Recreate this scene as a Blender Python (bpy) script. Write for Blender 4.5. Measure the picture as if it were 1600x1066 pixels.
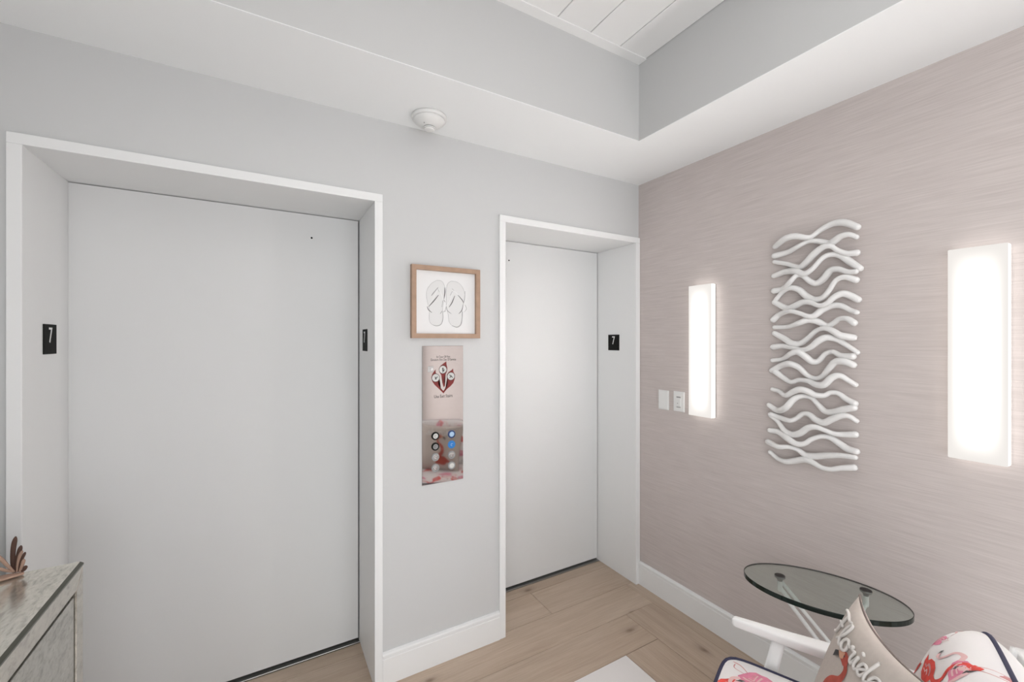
import bpy, bmesh, math, random
from mathutils import Vector, Matrix
random.seed(7)
for _o in list(bpy.data.objects):
    bpy.data.objects.remove(_o, do_unlink=True)
SC = bpy.context.scene
COL = SC.collection

# ------------------------------------------------------------------ camera
# room frame: back wall is y=0, pink wall is x=0, floor z=0 (metres)
FPX = 663.66                    # focal length in pixels of a 1600 px wide frame
YAW = math.radians(30.119)
CAM = Vector((-2.001, -1.884, 1.5))
HOR = 532.0
cd = bpy.data.cameras.new('camera')
cd.sensor_fit = 'HORIZONTAL'
cd.sensor_width = 36.0
cd.lens = 36.0 * FPX / 1600.0
cd.shift_y = (HOR - 533.0) / 1600.0
cd.clip_start = 0.02
cam = bpy.data.objects.new('camera', cd)
COL.objects.link(cam)
cam.location = CAM
cam.rotation_euler = (math.pi / 2, 0, -YAW)
SC.camera = cam

# ------------------------------------------------------------------ light
SC.view_settings.view_transform = 'Standard'
SC.view_settings.look = 'None'
SC.view_settings.gamma = 1.0
SC.view_settings.use_curve_mapping = False
SC.view_settings.exposure = 0.5
w = bpy.data.worlds.new('world')
SC.world = w
w.use_nodes = True
w.node_tree.nodes['Background'].inputs[0].default_value = (0.93, 0.96, 1.0, 1)
w.node_tree.nodes['Background'].inputs[1].default_value = 1.0


def area(name, loc, rot, sx, sy, power, col=(1, 1, 1), shape='RECTANGLE'):
    l = bpy.data.lights.new(name, 'AREA')
    l.shape = shape
    l.size, l.size_y = sx, sy
    l.energy = power
    l.color = col
    o = bpy.data.objects.new(name, l)
    COL.objects.link(o)
    o.location = loc
    o.rotation_euler = rot
    return o


WIN_W = 21.0      # daylight through the big window behind the camera
SIDE_FILL_W = 25.0     # added unseen side light, brightens the pink wall and floor
XL0 = -2.90
TRAY_W = 5.0     # recessed lighting of the ceiling tray
area('window_daylight', (-1.45, -4.16, 1.0), (math.pi / 2, 0, 0), 2.0, 1.6, WIN_W, (0.97, 0.985, 1.0))
area('side_fill_light', (XL0 + .05, -3.15, 1.2), (0, -math.pi / 2, 0), 2.1, 1.6, SIDE_FILL_W, (0.98, 0.99, 1.0))  # added fill from the left, no known source there
area('tray_lighting', (-1.45, -2.1, 2.815), (0, 0, 0), 1.2, 2.2, TRAY_W, (1.0, 0.985, 0.96))

# ------------------------------------------------------------------ pixel -> place helpers
_c, _s = math.cos(YAW), math.sin(YAW)
RX, RY = _c, -_s
FX, FY = _s, _c


def ray(px, py):
    a = (px - 800) / FPX
    return Vector((a * RX + FX, a * RY + FY, -(py - HOR) / FPX))


def on_y(px, py, y=0.0):
    r = ray(px, py)
    return CAM + r * ((y - CAM.y) / r.y)


def on_x(px, py, x=0.0):
    r = ray(px, py)
    return CAM + r * ((x - CAM.x) / r.x)


# ------------------------------------------------------------------ materials
MATS = {}


def mat(name, col, rough=0.5, metal=0.0, spec=None, bump=0.0, bscale=200.0, var=0.0, vscale=3.0, trans=0.0, ior=1.45, coat=0.0):
    if name in MATS:
        return MATS[name]
    m = bpy.data.materials.new(name)
    m.use_nodes = True
    nt = m.node_tree
    b = nt.nodes['Principled BSDF']
    b.inputs['Base Color'].default_value = (*col, 1)
    b.inputs['Roughness'].default_value = rough
    b.inputs['Metallic'].default_value = metal
    b.inputs['IOR'].default_value = ior
    b.inputs['Transmission Weight'].default_value = trans
    b.inputs['Coat Weight'].default_value = coat
    if spec is not None:
        b.inputs['Specular IOR Level'].default_value = spec
    tc = nt.nodes.new('ShaderNodeTexCoord')
    if var:
        n = nt.nodes.new('ShaderNodeTexNoise')
        n.inputs['Scale'].default_value = vscale
        n.inputs['Detail'].default_value = 4
        nt.links.new(tc.outputs['Object'], n.inputs['Vector'])
        mx = nt.nodes.new('ShaderNodeMix')
        mx.data_type = 'RGBA'
        mx.inputs[6].default_value = (*[c * (1 - var) for c in col], 1)
        mx.inputs[7].default_value = (*[min(1, c * (1 + var)) for c in col], 1)
        nt.links.new(n.outputs['Fac'], mx.inputs[0])
        nt.links.new(mx.outputs[2], b.inputs['Base Color'])
    if bump:
        n = nt.nodes.new('ShaderNodeTexNoise')
        n.inputs['Scale'].default_value = bscale
        n.inputs['Detail'].default_value = 3
        nt.links.new(tc.outputs['Object'], n.inputs['Vector'])
        bp = nt.nodes.new('ShaderNodeBump')
        bp.inputs['Strength'].default_value = bump
        bp.inputs['Distance'].default_value = 0.001
        nt.links.new(n.outputs['Fac'], bp.inputs['Height'])
        nt.links.new(bp.outputs['Normal'], b.inputs['Normal'])
    MATS[name] = m
    return m


def ramp(nt, pos_cols):
    r = nt.nodes.new('ShaderNodeValToRGB')
    el = r.color_ramp.elements
    while len(el) < len(pos_cols):
        el.new(0.5)
    for e, (p, c) in zip(el, pos_cols):
        e.position = p
        e.color = (*c, 1)
    return r


def mapped(nt, scale, coord='Object'):
    tc = nt.nodes.new('ShaderNodeTexCoord')
    mp = nt.nodes.new('ShaderNodeMapping')
    mp.inputs['Scale'].default_value = scale
    nt.links.new(tc.outputs[coord], mp.inputs['Vector'])
    return mp


def noise(nt, vec, scale, detail=4, rough=0.5, dist=0.0):
    n = nt.nodes.new('ShaderNodeTexNoise')
    n.inputs['Scale'].default_value = scale
    n.inputs['Detail'].default_value = detail
    n.inputs['Roughness'].default_value = rough
    n.inputs['Distortion'].default_value = dist
    nt.links.new(vec, n.inputs['Vector'])
    return n


def mul(nt, a, b):
    m = nt.nodes.new('ShaderNodeMix')
    m.data_type = 'RGBA'
    m.blend_type = 'MULTIPLY'
    m.inputs[0].default_value = 1.0
    nt.links.new(a, m.inputs[6])
    nt.links.new(b, m.inputs[7])
    return m.outputs[2]


M_WALL = mat('wall_paint', (0.595, 0.60, 0.60), 0.55, bump=0.05, bscale=300, var=0.01)
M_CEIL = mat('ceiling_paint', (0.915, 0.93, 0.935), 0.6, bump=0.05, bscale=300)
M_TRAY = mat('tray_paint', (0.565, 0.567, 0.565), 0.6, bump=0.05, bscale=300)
M_TRIM = mat('trim_paint', (0.82, 0.825, 0.825), 0.45)
M_DOOR = mat('door_paint', (0.72, 0.725, 0.725), 0.6, var=0.01)
M_PLANKC = mat('ceiling_board_paint', (0.84, 0.84, 0.835), 0.4)
M_BLACK = mat('black_plate', (0.010, 0.010, 0.009), 0.7, spec=0.15)
M_DARK = mat('dark_void', (0.02, 0.02, 0.02), 0.8)
M_WHITE = mat('white_lacquer', (0.91, 0.91, 0.905), 0.3)
M_PLAST = mat('white_plastic', (0.80, 0.80, 0.79), 0.35)
M_PLASTG = mat('grey_plastic', (0.30, 0.30, 0.30), 0.5)
M_STEEL = mat('polished_steel', (0.68, 0.645, 0.63), 0.045, metal=1.0)
M_BRUSH = mat('brushed_metal', (0.55, 0.55, 0.54), 0.3, metal=1.0)
M_CERAM = mat('white_glazed_resin', (0.80, 0.79, 0.78), 0.3, coat=0.2, bump=0.1, bscale=60)
M_OAKF = mat('oak_frame', (0.40, 0.265, 0.185), 0.5, var=0.2, vscale=30)
M_PAPER = mat('art_paper', (0.80, 0.80, 0.80), 0.8)
M_PENC1 = mat('pencil_pale', (0.735, 0.735, 0.73), 0.8)
M_OUTL = mat('pencil_outline', (0.50, 0.50, 0.50), 0.8, var=0.4, vscale=40)
M_PENC2 = mat('pencil_mid', (0.38, 0.38, 0.38), 0.8, var=0.3, vscale=60)
M_PENC3 = mat('pencil_dark', (0.13, 0.13, 0.13), 0.8, var=0.3, vscale=60)
M_RED = mat('sign_red', (0.20, 0.02, 0.018), 0.4)
M_INK = mat('sign_ink', (0.04, 0.035, 0.035), 0.4)
M_DISC = mat('sign_disc', (0.62, 0.62, 0.60), 0.4)
M_BLUE = mat('button_blue', (0.03, 0.20, 0.55), 0.3)
M_NAVYB = mat('button_navy', (0.02, 0.05, 0.16), 0.3)
M_LBLUE = mat('button_pale_blue', (0.40, 0.58, 0.78), 0.3)
M_CAP = mat('button_cap', (0.55, 0.54, 0.53), 0.25, metal=0.8)
M_NAVY = mat('navy_piping', (0.035, 0.035, 0.075), 0.7)
M_FABRIC = mat('white_print_fabric', (0.76, 0.74, 0.735), 0.85, bump=0.25, bscale=900)
M_LINEN = mat('beige_linen', (0.55, 0.49, 0.445), 0.9, bump=0.5, bscale=700, var=0.08, vscale=90)
M_LINENB = mat('pink_beige_linen', (0.60, 0.51, 0.475), 0.9, bump=0.5, bscale=700, var=0.06, vscale=90)
M_CORD = mat('white_cord', (0.72, 0.69, 0.66), 0.9, bump=0.5, bscale=900)
M_PIPE = mat('taupe_piping', (0.20, 0.16, 0.145), 0.8)
M_CORAL = mat('print_coral', (0.68, 0.07, 0.055), 0.85, var=0.55, vscale=45)
M_PINK = mat('print_pink', (0.66, 0.22, 0.32), 0.85, var=0.4, vscale=45)
M_ROSE = mat('print_rose', (0.58, 0.27, 0.27), 0.85, var=0.2, vscale=45)
M_PINKL = mat('print_pale_pink', (0.72, 0.47, 0.47), 0.85)
M_FLAM = mat('embroidered_coral', (0.45, 0.085, 0.06), 0.85, var=0.3, vscale=60, bump=0.5, bscale=900)
M_PEACH = mat('embroidered_peach', (0.62, 0.33, 0.22), 0.85, bump=0.5, bscale=900)
M_INLAY = mat('pale_inlay', (0.80, 0.77, 0.755), 0.5, var=0.015, vscale=6)
M_BROWN = mat('dried_brown', (0.085, 0.042, 0.030), 0.7, var=0.45, vscale=25)
M_TAN = mat('dried_tan', (0.38, 0.25, 0.19), 0.7, var=0.3, vscale=25)
M_GEDGE = mat('glass_edge_green', (0.001, 0.010, 0.007), 0.08)


def make_grass():
    m = bpy.data.materials.new('grasscloth')
    m.use_nodes = True
    nt = m.node_tree
    b = nt.nodes['Principled BSDF']
    b.inputs['Roughness'].default_value = 0.75
    b.inputs['Specular IOR Level'].default_value = 0.25
    v1 = mapped(nt, (1, 5.0, 300.0))
    n1 = noise(nt, v1.outputs[0], 1.0, 5, 0.6, 0.1)
    v2 = mapped(nt, (1, 7.0, 60.0))
    n2 = noise(nt, v2.outputs[0], 1.0, 3, 0.55, 0.15)
    v3 = mapped(nt, (1, 0.7, 1.2))
    n3 = noise(nt, v3.outputs[0], 1.0, 2)
    r1 = ramp(nt, [(0.28, (0.84, 0.83, 0.825)), (0.66, (1.0, 1.0, 1.0))])
    r2 = ramp(nt, [(0.25, (0.94, 0.935, 0.935)), (0.6, (1.0, 1.0, 1.0))])
    r3 = ramp(nt, [(0.3, (0.60, 0.542, 0.522)), (0.7, (0.63, 0.57, 0.55))])
    nt.links.new(n1.outputs['Fac'], r1.inputs[0])
    nt.links.new(n2.outputs['Fac'], r2.inputs[0])
    nt.links.new(n3.outputs['Fac'], r3.inputs[0])
    c = mul(nt, r3.outputs[0], mul(nt, r1.outputs[0], r2.outputs[0]))
    nt.links.new(c, b.inputs['Base Color'])
    bp = nt.nodes.new('ShaderNodeBump')
    bp.inputs['Strength'].default_value = 0.25
    bp.inputs['Distance'].default_value = 0.001
    nt.links.new(n1.outputs['Fac'], bp.inputs['Height'])
    nt.links.new(bp.outputs['Normal'], b.inputs['Normal'])
    return m


def make_oak():
    m = bpy.data.materials.new('oak_floor')
    m.use_nodes = True
    nt = m.node_tree
    b = nt.nodes['Principled BSDF']
    b.inputs['Roughness'].default_value = 0.42
    tc = nt.nodes.new('ShaderNodeTexCoord')
    oi = nt.nodes.new('ShaderNodeObjectInfo')
    ad = nt.nodes.new('ShaderNodeVectorMath')
    ad.operation = 'MULTIPLY_ADD'
    nt.links.new(oi.outputs['Random'], ad.inputs[0])
    ad.inputs[1].default_value = (37.0, 53.0, 11.0)
    nt.links.new(tc.outputs['Object'], ad.inputs[2])

    def mp(sc):
        q = nt.nodes.new('ShaderNodeMapping')
        q.inputs['Scale'].default_value = sc
        nt.links.new(ad.outputs[0], q.inputs['Vector'])
        return q.outputs[0]
    n1 = noise(nt, mp((2.2, 26, 26)), 1.0, 6, 0.6, 0.6)
    n2 = noise(nt, mp((6, 190, 190)), 1.0, 3, 0.6, 0.1)
    n3 = noise(nt, mp((1.5, 5, 5)), 1.0, 3, 0.5, 0.3)
    r1 = ramp(nt, [(0.25, (0.45, 0.350, 0.268)), (0.5, (0.515, 0.412, 0.325)), (0.75, (0.575, 0.470, 0.378))])
    r2 = ramp(nt, [(0.3, (0.88, 0.87, 0.86)), (0.6, (1, 1, 1))])
    r3 = ramp(nt, [(0.3, (0.90, 0.88, 0.86)), (0.65, (1, 1, 1))])
    for n, r in ((n1, r1), (n2, r2), (n3, r3)):
        nt.links.new(n.outputs['Fac'], r.inputs[0])
    c = mul(nt, r1.outputs[0], mul(nt, r2.outputs[0], r3.outputs[0]))
    # knots
    vo = nt.nodes.new('ShaderNodeTexVoronoi')
    vo.voronoi_dimensions = '2D'
    vo.inputs['Scale'].default_value = 1.0
    nn = noise(nt, mp((14, 14, 14)), 1.0, 2)
    mix = nt.nodes.new('ShaderNodeMix')
    mix.data_type = 'VECTOR'
    mix.inputs[0].default_value = 0.06
    nt.links.new(mp((1.6, 3.4, 0.01)), mix.inputs[4])
    nt.links.new(nn.outputs['Color'], mix.inputs[5])
    nt.links.new(mix.outputs[1], vo.inputs['Vector'])
    rk = ramp(nt, [(0.0, (0.40, 0.36, 0.33)), (0.024, (0.60, 0.56, 0.53)), (0.05, (0.87, 0.86, 0.85)), (0.11, (1, 1, 1))])
    nt.links.new(vo.outputs['Distance'], rk.inputs[0])
    c = mul(nt, c, rk.outputs[0])
    rr = ramp(nt, [(0.0, (0.93, 0.92, 0.91)), (1.0, (1.06, 1.06, 1.05))])
    nt.links.new(oi.outputs['Random'], rr.inputs[0])
    c = mul(nt, c, rr.outputs[0])
    nt.links.new(c, b.inputs['Base Color'])
    bp = nt.nodes.new('ShaderNodeBump')
    bp.inputs['Strength'].default_value = 0.15
    bp.inputs['Distance'].default_value = 0.001
    nt.links.new(n2.outputs['Fac'], bp.inputs['Height'])
    nt.links.new(bp.outputs['Normal'], b.inputs['Normal'])
    return m


def make_antique(name, tint, rough):
    m = bpy.data.materials.new(name)
    m.use_nodes = True
    nt = m.node_tree
    b = nt.nodes['Principled BSDF']
    b.inputs['Metallic'].default_value = 0.75
    n1 = noise(nt, mapped(nt, (60, 22, 40)).outputs[0], 1.0, 5, 0.65, 0.8)
    n2 = noise(nt, mapped(nt, (170, 60, 110)).outputs[0], 1.0, 3, 0.6, 0.4)
    r1 = ramp(nt, [(0.3, tuple(t * 0.62 for t in tint)), (0.46, tuple(t * 0.95 for t in tint)), (0.7, tuple(min(1, t * 1.12) for t in tint))])
    r2 = ramp(nt, [(0.3, (0.72, 0.72, 0.70)), (0.5, (1, 1, 1))])
    nt.links.new(n1.outputs['Fac'], r1.inputs[0])
    nt.links.new(n2.outputs['Fac'], r2.inputs[0])
    nt.links.new(mul(nt, r1.outputs[0], r2.outputs[0]), b.inputs['Base Color'])
    b.inputs['Roughness'].default_value = rough
    return m


def make_glass():
    m = bpy.data.materials.new('green_tinted_glass')
    m.use_nodes = True
    b = m.node_tree.nodes['Principled BSDF']
    b.inputs['Base Color'].default_value = (0.72, 0.80, 0.76, 1)
    b.inputs['Transmission Weight'].default_value = 1.0
    b.inputs['Roughness'].default_value = 0.0
    b.inputs['IOR'].default_value = 1.5
    return m


def make_diffuser(rim, mid, core, side):
    """opal shade of a lamp: its brighter middle is painted into the emission strength"""
    m = bpy.data.materials.new('frosted_diffuser')
    m.use_nodes = True
    nt = m.node_tree
    nt.nodes.remove(nt.nodes['Principled BSDF'])
    out = nt.nodes['Material Output']
    tc = nt.nodes.new('ShaderNodeTexCoord')
    sep = nt.nodes.new('ShaderNodeSeparateXYZ')
    nt.links.new(tc.outputs['Object'], sep.inputs[0])

    def mth(op, a, b=None):
        n = nt.nodes.new('ShaderNodeMath')
        n.operation = op
        for k, v in ((0, a), (1, b)):
            if v is None:
                continue
            if isinstance(v, (int, float)):
                n.inputs[k].default_value = v
            else:
                nt.links.new(v, n.inputs[k])
        return n.outputs[0]

    def fall(v, edge, width, smooth=True):
        # 1 in the middle, 0 at distance `edge`
        r = nt.nodes.new('ShaderNodeMapRange')
        r.interpolation_type = 'SMOOTHSTEP' if smooth else 'LINEAR'
        r.inputs['From Min'].default_value = edge
        r.inputs['From Max'].default_value = edge - width
        nt.links.new(mth('ABSOLUTE', v), r.inputs['Value'])
        return r.outputs[0]
    zc = mth('SUBTRACT', sep.outputs['Z'], 0.343)
    soft = mth('MULTIPLY', fall(sep.outputs['Y'], 0.068, 0.055), fall(zc, 0.345, 0.12))
    hot = mth('POWER', mth('MULTIPLY', fall(sep.outputs['Y'], 0.066, 0.066, False), fall(zc, 0.343, 0.20, False)), 5.0)
    fx = fall(mth('ADD', sep.outputs['X'], 0.047), 0.012, 0.010)
    front = mth('ADD', mth('ADD', mth('MULTIPLY', hot, core), mth('MULTIPLY', soft, mid)), rim)
    st = mth('ADD', mth('MULTIPLY', front, fx), mth('MULTIPLY', mth('SUBTRACT', 1.0, fx), side))
    em = nt.nodes.new('ShaderNodeEmission')
    em.inputs[0].default_value = (1.0, 0.955, 0.91, 1)
    nt.links.new(st, em.inputs[1])
    nt.links.new(em.outputs[0], out.inputs[0])
    return m


M_GRASS = make_grass()
M_OAK = make_oak()
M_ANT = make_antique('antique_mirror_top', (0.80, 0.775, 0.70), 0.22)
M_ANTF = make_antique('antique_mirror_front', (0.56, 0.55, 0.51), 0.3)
M_BEVEL = mat('dark_bevel_mirror', (0.10, 0.10, 0.08), 0.15, metal=0.8)
M_GLASS = make_glass()
M_DIFF = make_diffuser(0.63, 0.5, 128.0, 1.6)  # glow gradient painted into the emission, no lamp strip inside

# ------------------------------------------------------------------ mesh helpers


def link(name, me, m=None, parent=None, smooth=False):
    o = bpy.data.objects.new(name, me)
    COL.objects.link(o)
    if m is not None:
        for x in (m if isinstance(m, (list, tuple)) else [m]):
            me.materials.append(x)
    if parent is not None:
        o.parent = parent
    if smooth:
        for p in me.polygons:
            p.use_smooth = True
    return o


def from_bm(name, bm, m=None, parent=None, smooth=False):
    bmesh.ops.recalc_face_normals(bm, faces=bm.faces)
    me = bpy.data.meshes.new(name)
    bm.to_mesh(me)
    bm.free()
    return link(name, me, m, parent, smooth)


def add_box(bm, lo, hi):
    vs = [bm.verts.new((x, y, z)) for x in (lo[0], hi[0]) for y in (lo[1], hi[1]) for z in (lo[2], hi[2])]
    for f in ((0, 1, 3, 2), (4, 6, 7, 5), (0, 4, 5, 1), (2, 3, 7, 6), (0, 2, 6, 4), (1, 5, 7, 3)):
        bm.faces.new([vs[i] for i in f])
    return vs


def box(name, lo, hi, m, parent=None, bevel=0.0, seg=2):
    bm = bmesh.new()
    add_box(bm, lo, hi)
    if bevel:
        bmesh.ops.recalc_face_normals(bm, faces=bm.faces)
        bmesh.ops.bevel(bm, geom=bm.edges[:], offset=bevel, segments=seg, affect='EDGES', profile=0.5)
    return from_bm(name, bm, m, parent)


def tag(o, label, cat, group=None):
    o['label'] = label
    o['category'] = cat
    if group:
        o['group'] = group
    return o


def struct(o, label=None):
    o['kind'] = 'structure'
    if label:
        o['label'] = label
    return o


def empty(name, loc=(0, 0, 0), rz=0.0):
    o = bpy.data.objects.new(name, None)
    COL.objects.link(o)
    o.location = loc
    o.rotation_euler = (0, 0, rz)
    o.empty_display_size = 0.05
    return o


def smooth_path(pts, n=6):
    P = [Vector(p) for p in pts]
    if len(P) < 3:
        return P
    out = []
    Q = [P[0] * 2 - P[1]] + P + [P[-1] * 2 - P[-2]]
    for i in range(1, len(Q) - 2):
        a, b, c, d = Q[i - 1], Q[i], Q[i + 1], Q[i + 2]
        for k in range(n):
            t = k / n
            out.append(0.5 * ((2 * b) + (c - a) * t + (2 * a - 5 * b + 4 * c - d) * t * t + (3 * b - a - 3 * c + d) * t ** 3))
    out.append(P[-1])
    return out


def add_loft(bm, path, sizes, up=(0, 0, 1), n=10, power=2.0, closed=False, caps=True, round_caps=False):
    """sweep a superellipse section (w across, h along up) over a path"""
    P = [Vector(p) for p in path]
    N = len(P)
    up = Vector(up)
    rings = []
    if round_caps and not closed:
        t0 = (P[0] - P[1]).normalized()
        t1 = (P[-1] - P[-2]).normalized()
        s0, s1 = sizes[0], sizes[-1]
        P = [P[0] + t0 * min(s0) * 0.38, P[0] + t0 * min(s0) * 0.2] + P + [P[-1] + t1 * min(s1) * 0.2, P[-1] + t1 * min(s1) * 0.38]
        sizes = [(s0[0] * .5, s0[1] * .5), (s0[0] * .85, s0[1] * .85)] + list(sizes) + [(s1[0] * .85, s1[1] * .85), (s1[0] * .5, s1[1] * .5)]
        N = len(P)
    for i in range(N):
        if closed:
            t = P[(i + 1) % N] - P[i - 1]
        else:
            t = P[min(i + 1, N - 1)] - P[max(i - 1, 0)]
        t.normalize()
        u = up - t * up.dot(t)
        if u.length < 1e-4:
            u = Vector((0, 1, 0)) - t * t.y
        u.normalize()
        s = t.cross(u)
        w_, h_ = sizes[i]
        ring = []
        for k in range(n):
            a = 2 * math.pi * (k + .5) / n
            ca, sa = math.cos(a), math.sin(a)
            x = math.copysign(abs(ca) ** (2 / power), ca) * w_ / 2
            y = math.copysign(abs(sa) ** (2 / power), sa) * h_ / 2
            ring.append(bm.verts.new(P[i] + s * x + u * y))
        rings.append(ring)
    for i in range(N if closed else N - 1):
        a, b = rings[i], rings[(i + 1) % N]
        for k in range(n):
            bm.faces.new((a[k], a[(k + 1) % n], b[(k + 1) % n], b[k]))
    if caps and not closed:
        bm.faces.new(rings[0][::-1])
        bm.faces.new(rings[-1])


def tube(name, pts, r, m, parent=None, sub=6, n=8, up=(0, 0, 1), closed=False, round_caps=True):
    path = smooth_path(pts, sub) if sub else [Vector(p) for p in pts]
    N = len(path)
    if callable(r):
        sz = [(2 * r(i / max(1, N - 1)),) * 2 for i in range(N)]
    else:
        sz = [(2 * r, 2 * r)] * N
    bm = bmesh.new()
    add_loft(bm, path, sz, up, n, 2.0, closed, round_caps=round_caps)
    return from_bm(name, bm, m, parent, True)


def beam(name, path, sizes, m, parent=None, up=(0, 0, 1), n=16, power=5.0, round_caps=True):
    bm = bmesh.new()
    add_loft(bm, path, sizes, up, n, power, round_caps=round_caps)
    o = from_bm(name, bm, m, parent, True)
    return o


def lathe(name, prof, m, parent=None, n=40, smooth=True, loc=None):
    bm = bmesh.new()
    rings = []
    for r, z in prof:
        rings.append([bm.verts.new((r * math.cos(2 * math.pi * k / n), r * math.sin(2 * math.pi * k / n), z)) for k in range(n)])
    for a, b in zip(rings, rings[1:]):
        for k in range(n):
            bm.faces.new((a[k], a[(k + 1) % n], b[(k + 1) % n], b[k]))
    bm.faces.new(rings[0])
    bm.faces.new(rings[-1][::-1])
    o = from_bm(name, bm, m, parent, smooth)
    if loc:
        o.location = loc
    return o


def flat_poly(name, pts, m, parent, y0, y1):
    """extruded polygon lying in an xz plane between y0 and y1"""
    bm = bmesh.new()
    a = [bm.verts.new((x, y0, z)) for x, z in pts]
    b = [bm.verts.new((x, y1, z)) for x, z in pts]
    n = len(pts)
    fa = bm.faces.new(a)
    fb = bm.faces.new(b[::-1])
    for k in range(n):
        bm.faces.new((a[k], b[k], b[(k + 1) % n], a[(k + 1) % n]))
    bmesh.ops.triangulate(bm, faces=[fa, fb])
    return from_bm(name, bm, m, parent)


def ribbon(name, pts, wid, m, parent, y0, y1, sub=6):
    """flat drawn line in an xz plane"""
    P = smooth_path([(x, 0, z) for x, z in pts], sub)
    N = len(P)
    L, R = [], []
    for i in range(N):
        t = (P[min(i + 1, N - 1)] - P[max(i - 1, 0)]).normalized()
        s = Vector((-t.z, 0, t.x))
        f = wid(i / (N - 1)) if callable(wid) else wid
        L.append(P[i] + s * f / 2)
        R.append(P[i] - s * f / 2)
    bm = bmesh.new()
    rows = []
    for i in range(N):
        rows.append([bm.verts.new((q.x, y, q.z)) for q, y in ((L[i], y0), (R[i], y0), (R[i], y1), (L[i], y1))])
    for a, b in zip(rows, rows[1:]):
        for k in range(4):
            bm.faces.new((a[k], a[(k + 1) % 4], b[(k + 1) % 4], b[k]))
    bm.faces.new(rows[0])
    bm.faces.new(rows[-1][::-1])
    return from_bm(name, bm, m, parent)


def text_mesh(name, s, width, height, m, parent, mat4, depth=0.0005):
    cu = bpy.data.curves.new('txt', 'FONT')
    cu.body = s
    cu.extrude = 0.01
    cu.resolution_u = 4
    t = bpy.data.objects.new('txt', cu)
    COL.objects.link(t)
    bpy.context.view_layer.update()
    me = bpy.data.meshes.new_from_object(t.evaluated_get(bpy.context.evaluated_depsgraph_get()))
    bpy.data.objects.remove(t, do_unlink=True)
    xs = [v.co.x for v in me.vertices]
    ys = [v.co.y for v in me.vertices]
    x0, x1, y0, y1 = min(xs), max(xs), min(ys), max(ys)
    for v in me.vertices:
        v.co = mat4 @ Vector(((v.co.x - (x0 + x1) / 2) / (x1 - x0) * width, (v.co.y - (y0 + y1) / 2) / (y1 - y0) * height, v.co.z / 0.01 * depth))
    me.name = name
    me.materials.clear()
    return link(name, me, m, parent)


# ================================================================== SETTING
SOF = 2.460       # underside of the soffit
TRZ = 2.832       # boards of the tray
XL, YF = -2.90, -4.20
TX0, TX1, TY0, TY1 = -2.456, -0.444, -3.78, -0.420   # tray opening
D1 = (-2.678, -1.562)    # outer edges of the wide lift frame
D2 = (-0.986, -0.002)
FT = 2.132
CW = 0.034
DY = 0.335               # face of the lift doors


def wall_back():
    bm = bmesh.new()
    y0, y1 = 0.0, 0.46
    add_box(bm, (XL - .1, y0, 0), (D1[0], y1, SOF))
    add_box(bm, (D1[1], y0, 0), (D2[0], y1, SOF))
    add_box(bm, (D2[1], y0, 0), (0.1, y1, SOF))
    add_box(bm, (D1[0], y0, FT), (D1[1], y1, SOF))
    add_box(bm, (D2[0], y0, FT), (D2[1], y1, SOF))
    add_box(bm, (XL - .1, y1, -.02), (0.1, y1 + .05, SOF))
    o = struct(from_bm('wall_back', bm, M_WALL), 'pale grey painted wall holding both lift doorways')
    return o


wall_back()
struct(box('wall_right', (0.0, YF, 0), (0.1, 0.0, SOF), M_GRASS), 'pinkish grasscloth covered wall with sconces')
bm = bmesh.new()
add_box(bm, (XL - .1, -2.35, 0), (XL, 0.0, SOF))
add_box(bm, (XL - .1, YF, 0), (XL, -3.95, SOF))
add_box(bm, (XL - .1, -3.95, 2.3), (XL, -2.35, SOF))
add_box(bm, (XL - .1, -3.95, 0), (XL, -2.35, 0.12))
struct(from_bm('wall_left', bm, M_WALL), 'pale grey painted wall behind the dresser')
bm = bmesh.new()
add_box(bm, (XL - .1, YF - .1, 0), (-2.5, YF, SOF))
add_box(bm, (-0.4, YF - .1, 0), (0.1, YF, SOF))
add_box(bm, (-2.5, YF - .1, 2.3), (-0.4, YF, SOF))
add_box(bm, (-2.5, YF - .1, 0), (-0.4, YF, 0.12))
struct(from_bm('wall_front', bm, M_WALL), 'pale grey painted wall with the wide window')


def window(name, loc, rz, W, label):
    w1 = struct(empty(name, loc, rz), label)
    h = W / 2
    for a, b in (((-h, -.03, 0), (-h + .05, .03, 2.18)), ((h - .05, -.03, 0), (h, .03, 2.18)), ((-.025, -.03, 0.05), (.025, .03, 2.13)), ((-h + .05, -.03, 0), (h - .05, .03, .05)), ((-h + .05, -.03, 2.13), (h - .05, .03, 2.18))):
        box('window_frame', a, b, M_TRIM, w1, 0.003)
    for xa, xb in ((-h + .05, -.025), (.025, h - .05)):
        box('pane', (xa, -.004, .05), (xb, .004, 2.13), mat('window_glass', (1, 1, 1), 0.0, trans=1.0), w1)


window('window_1', (-1.45, YF - .05, 0.12), 0, 2.1, 'wide white framed window in the wall facing the lifts')
window('added_window_2', (XL - .05, -3.15, 0.12), math.pi / 2, 1.6, 'added unseen white framed window beyond the dresser')  # unseen window added to go with the side fill light

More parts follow.
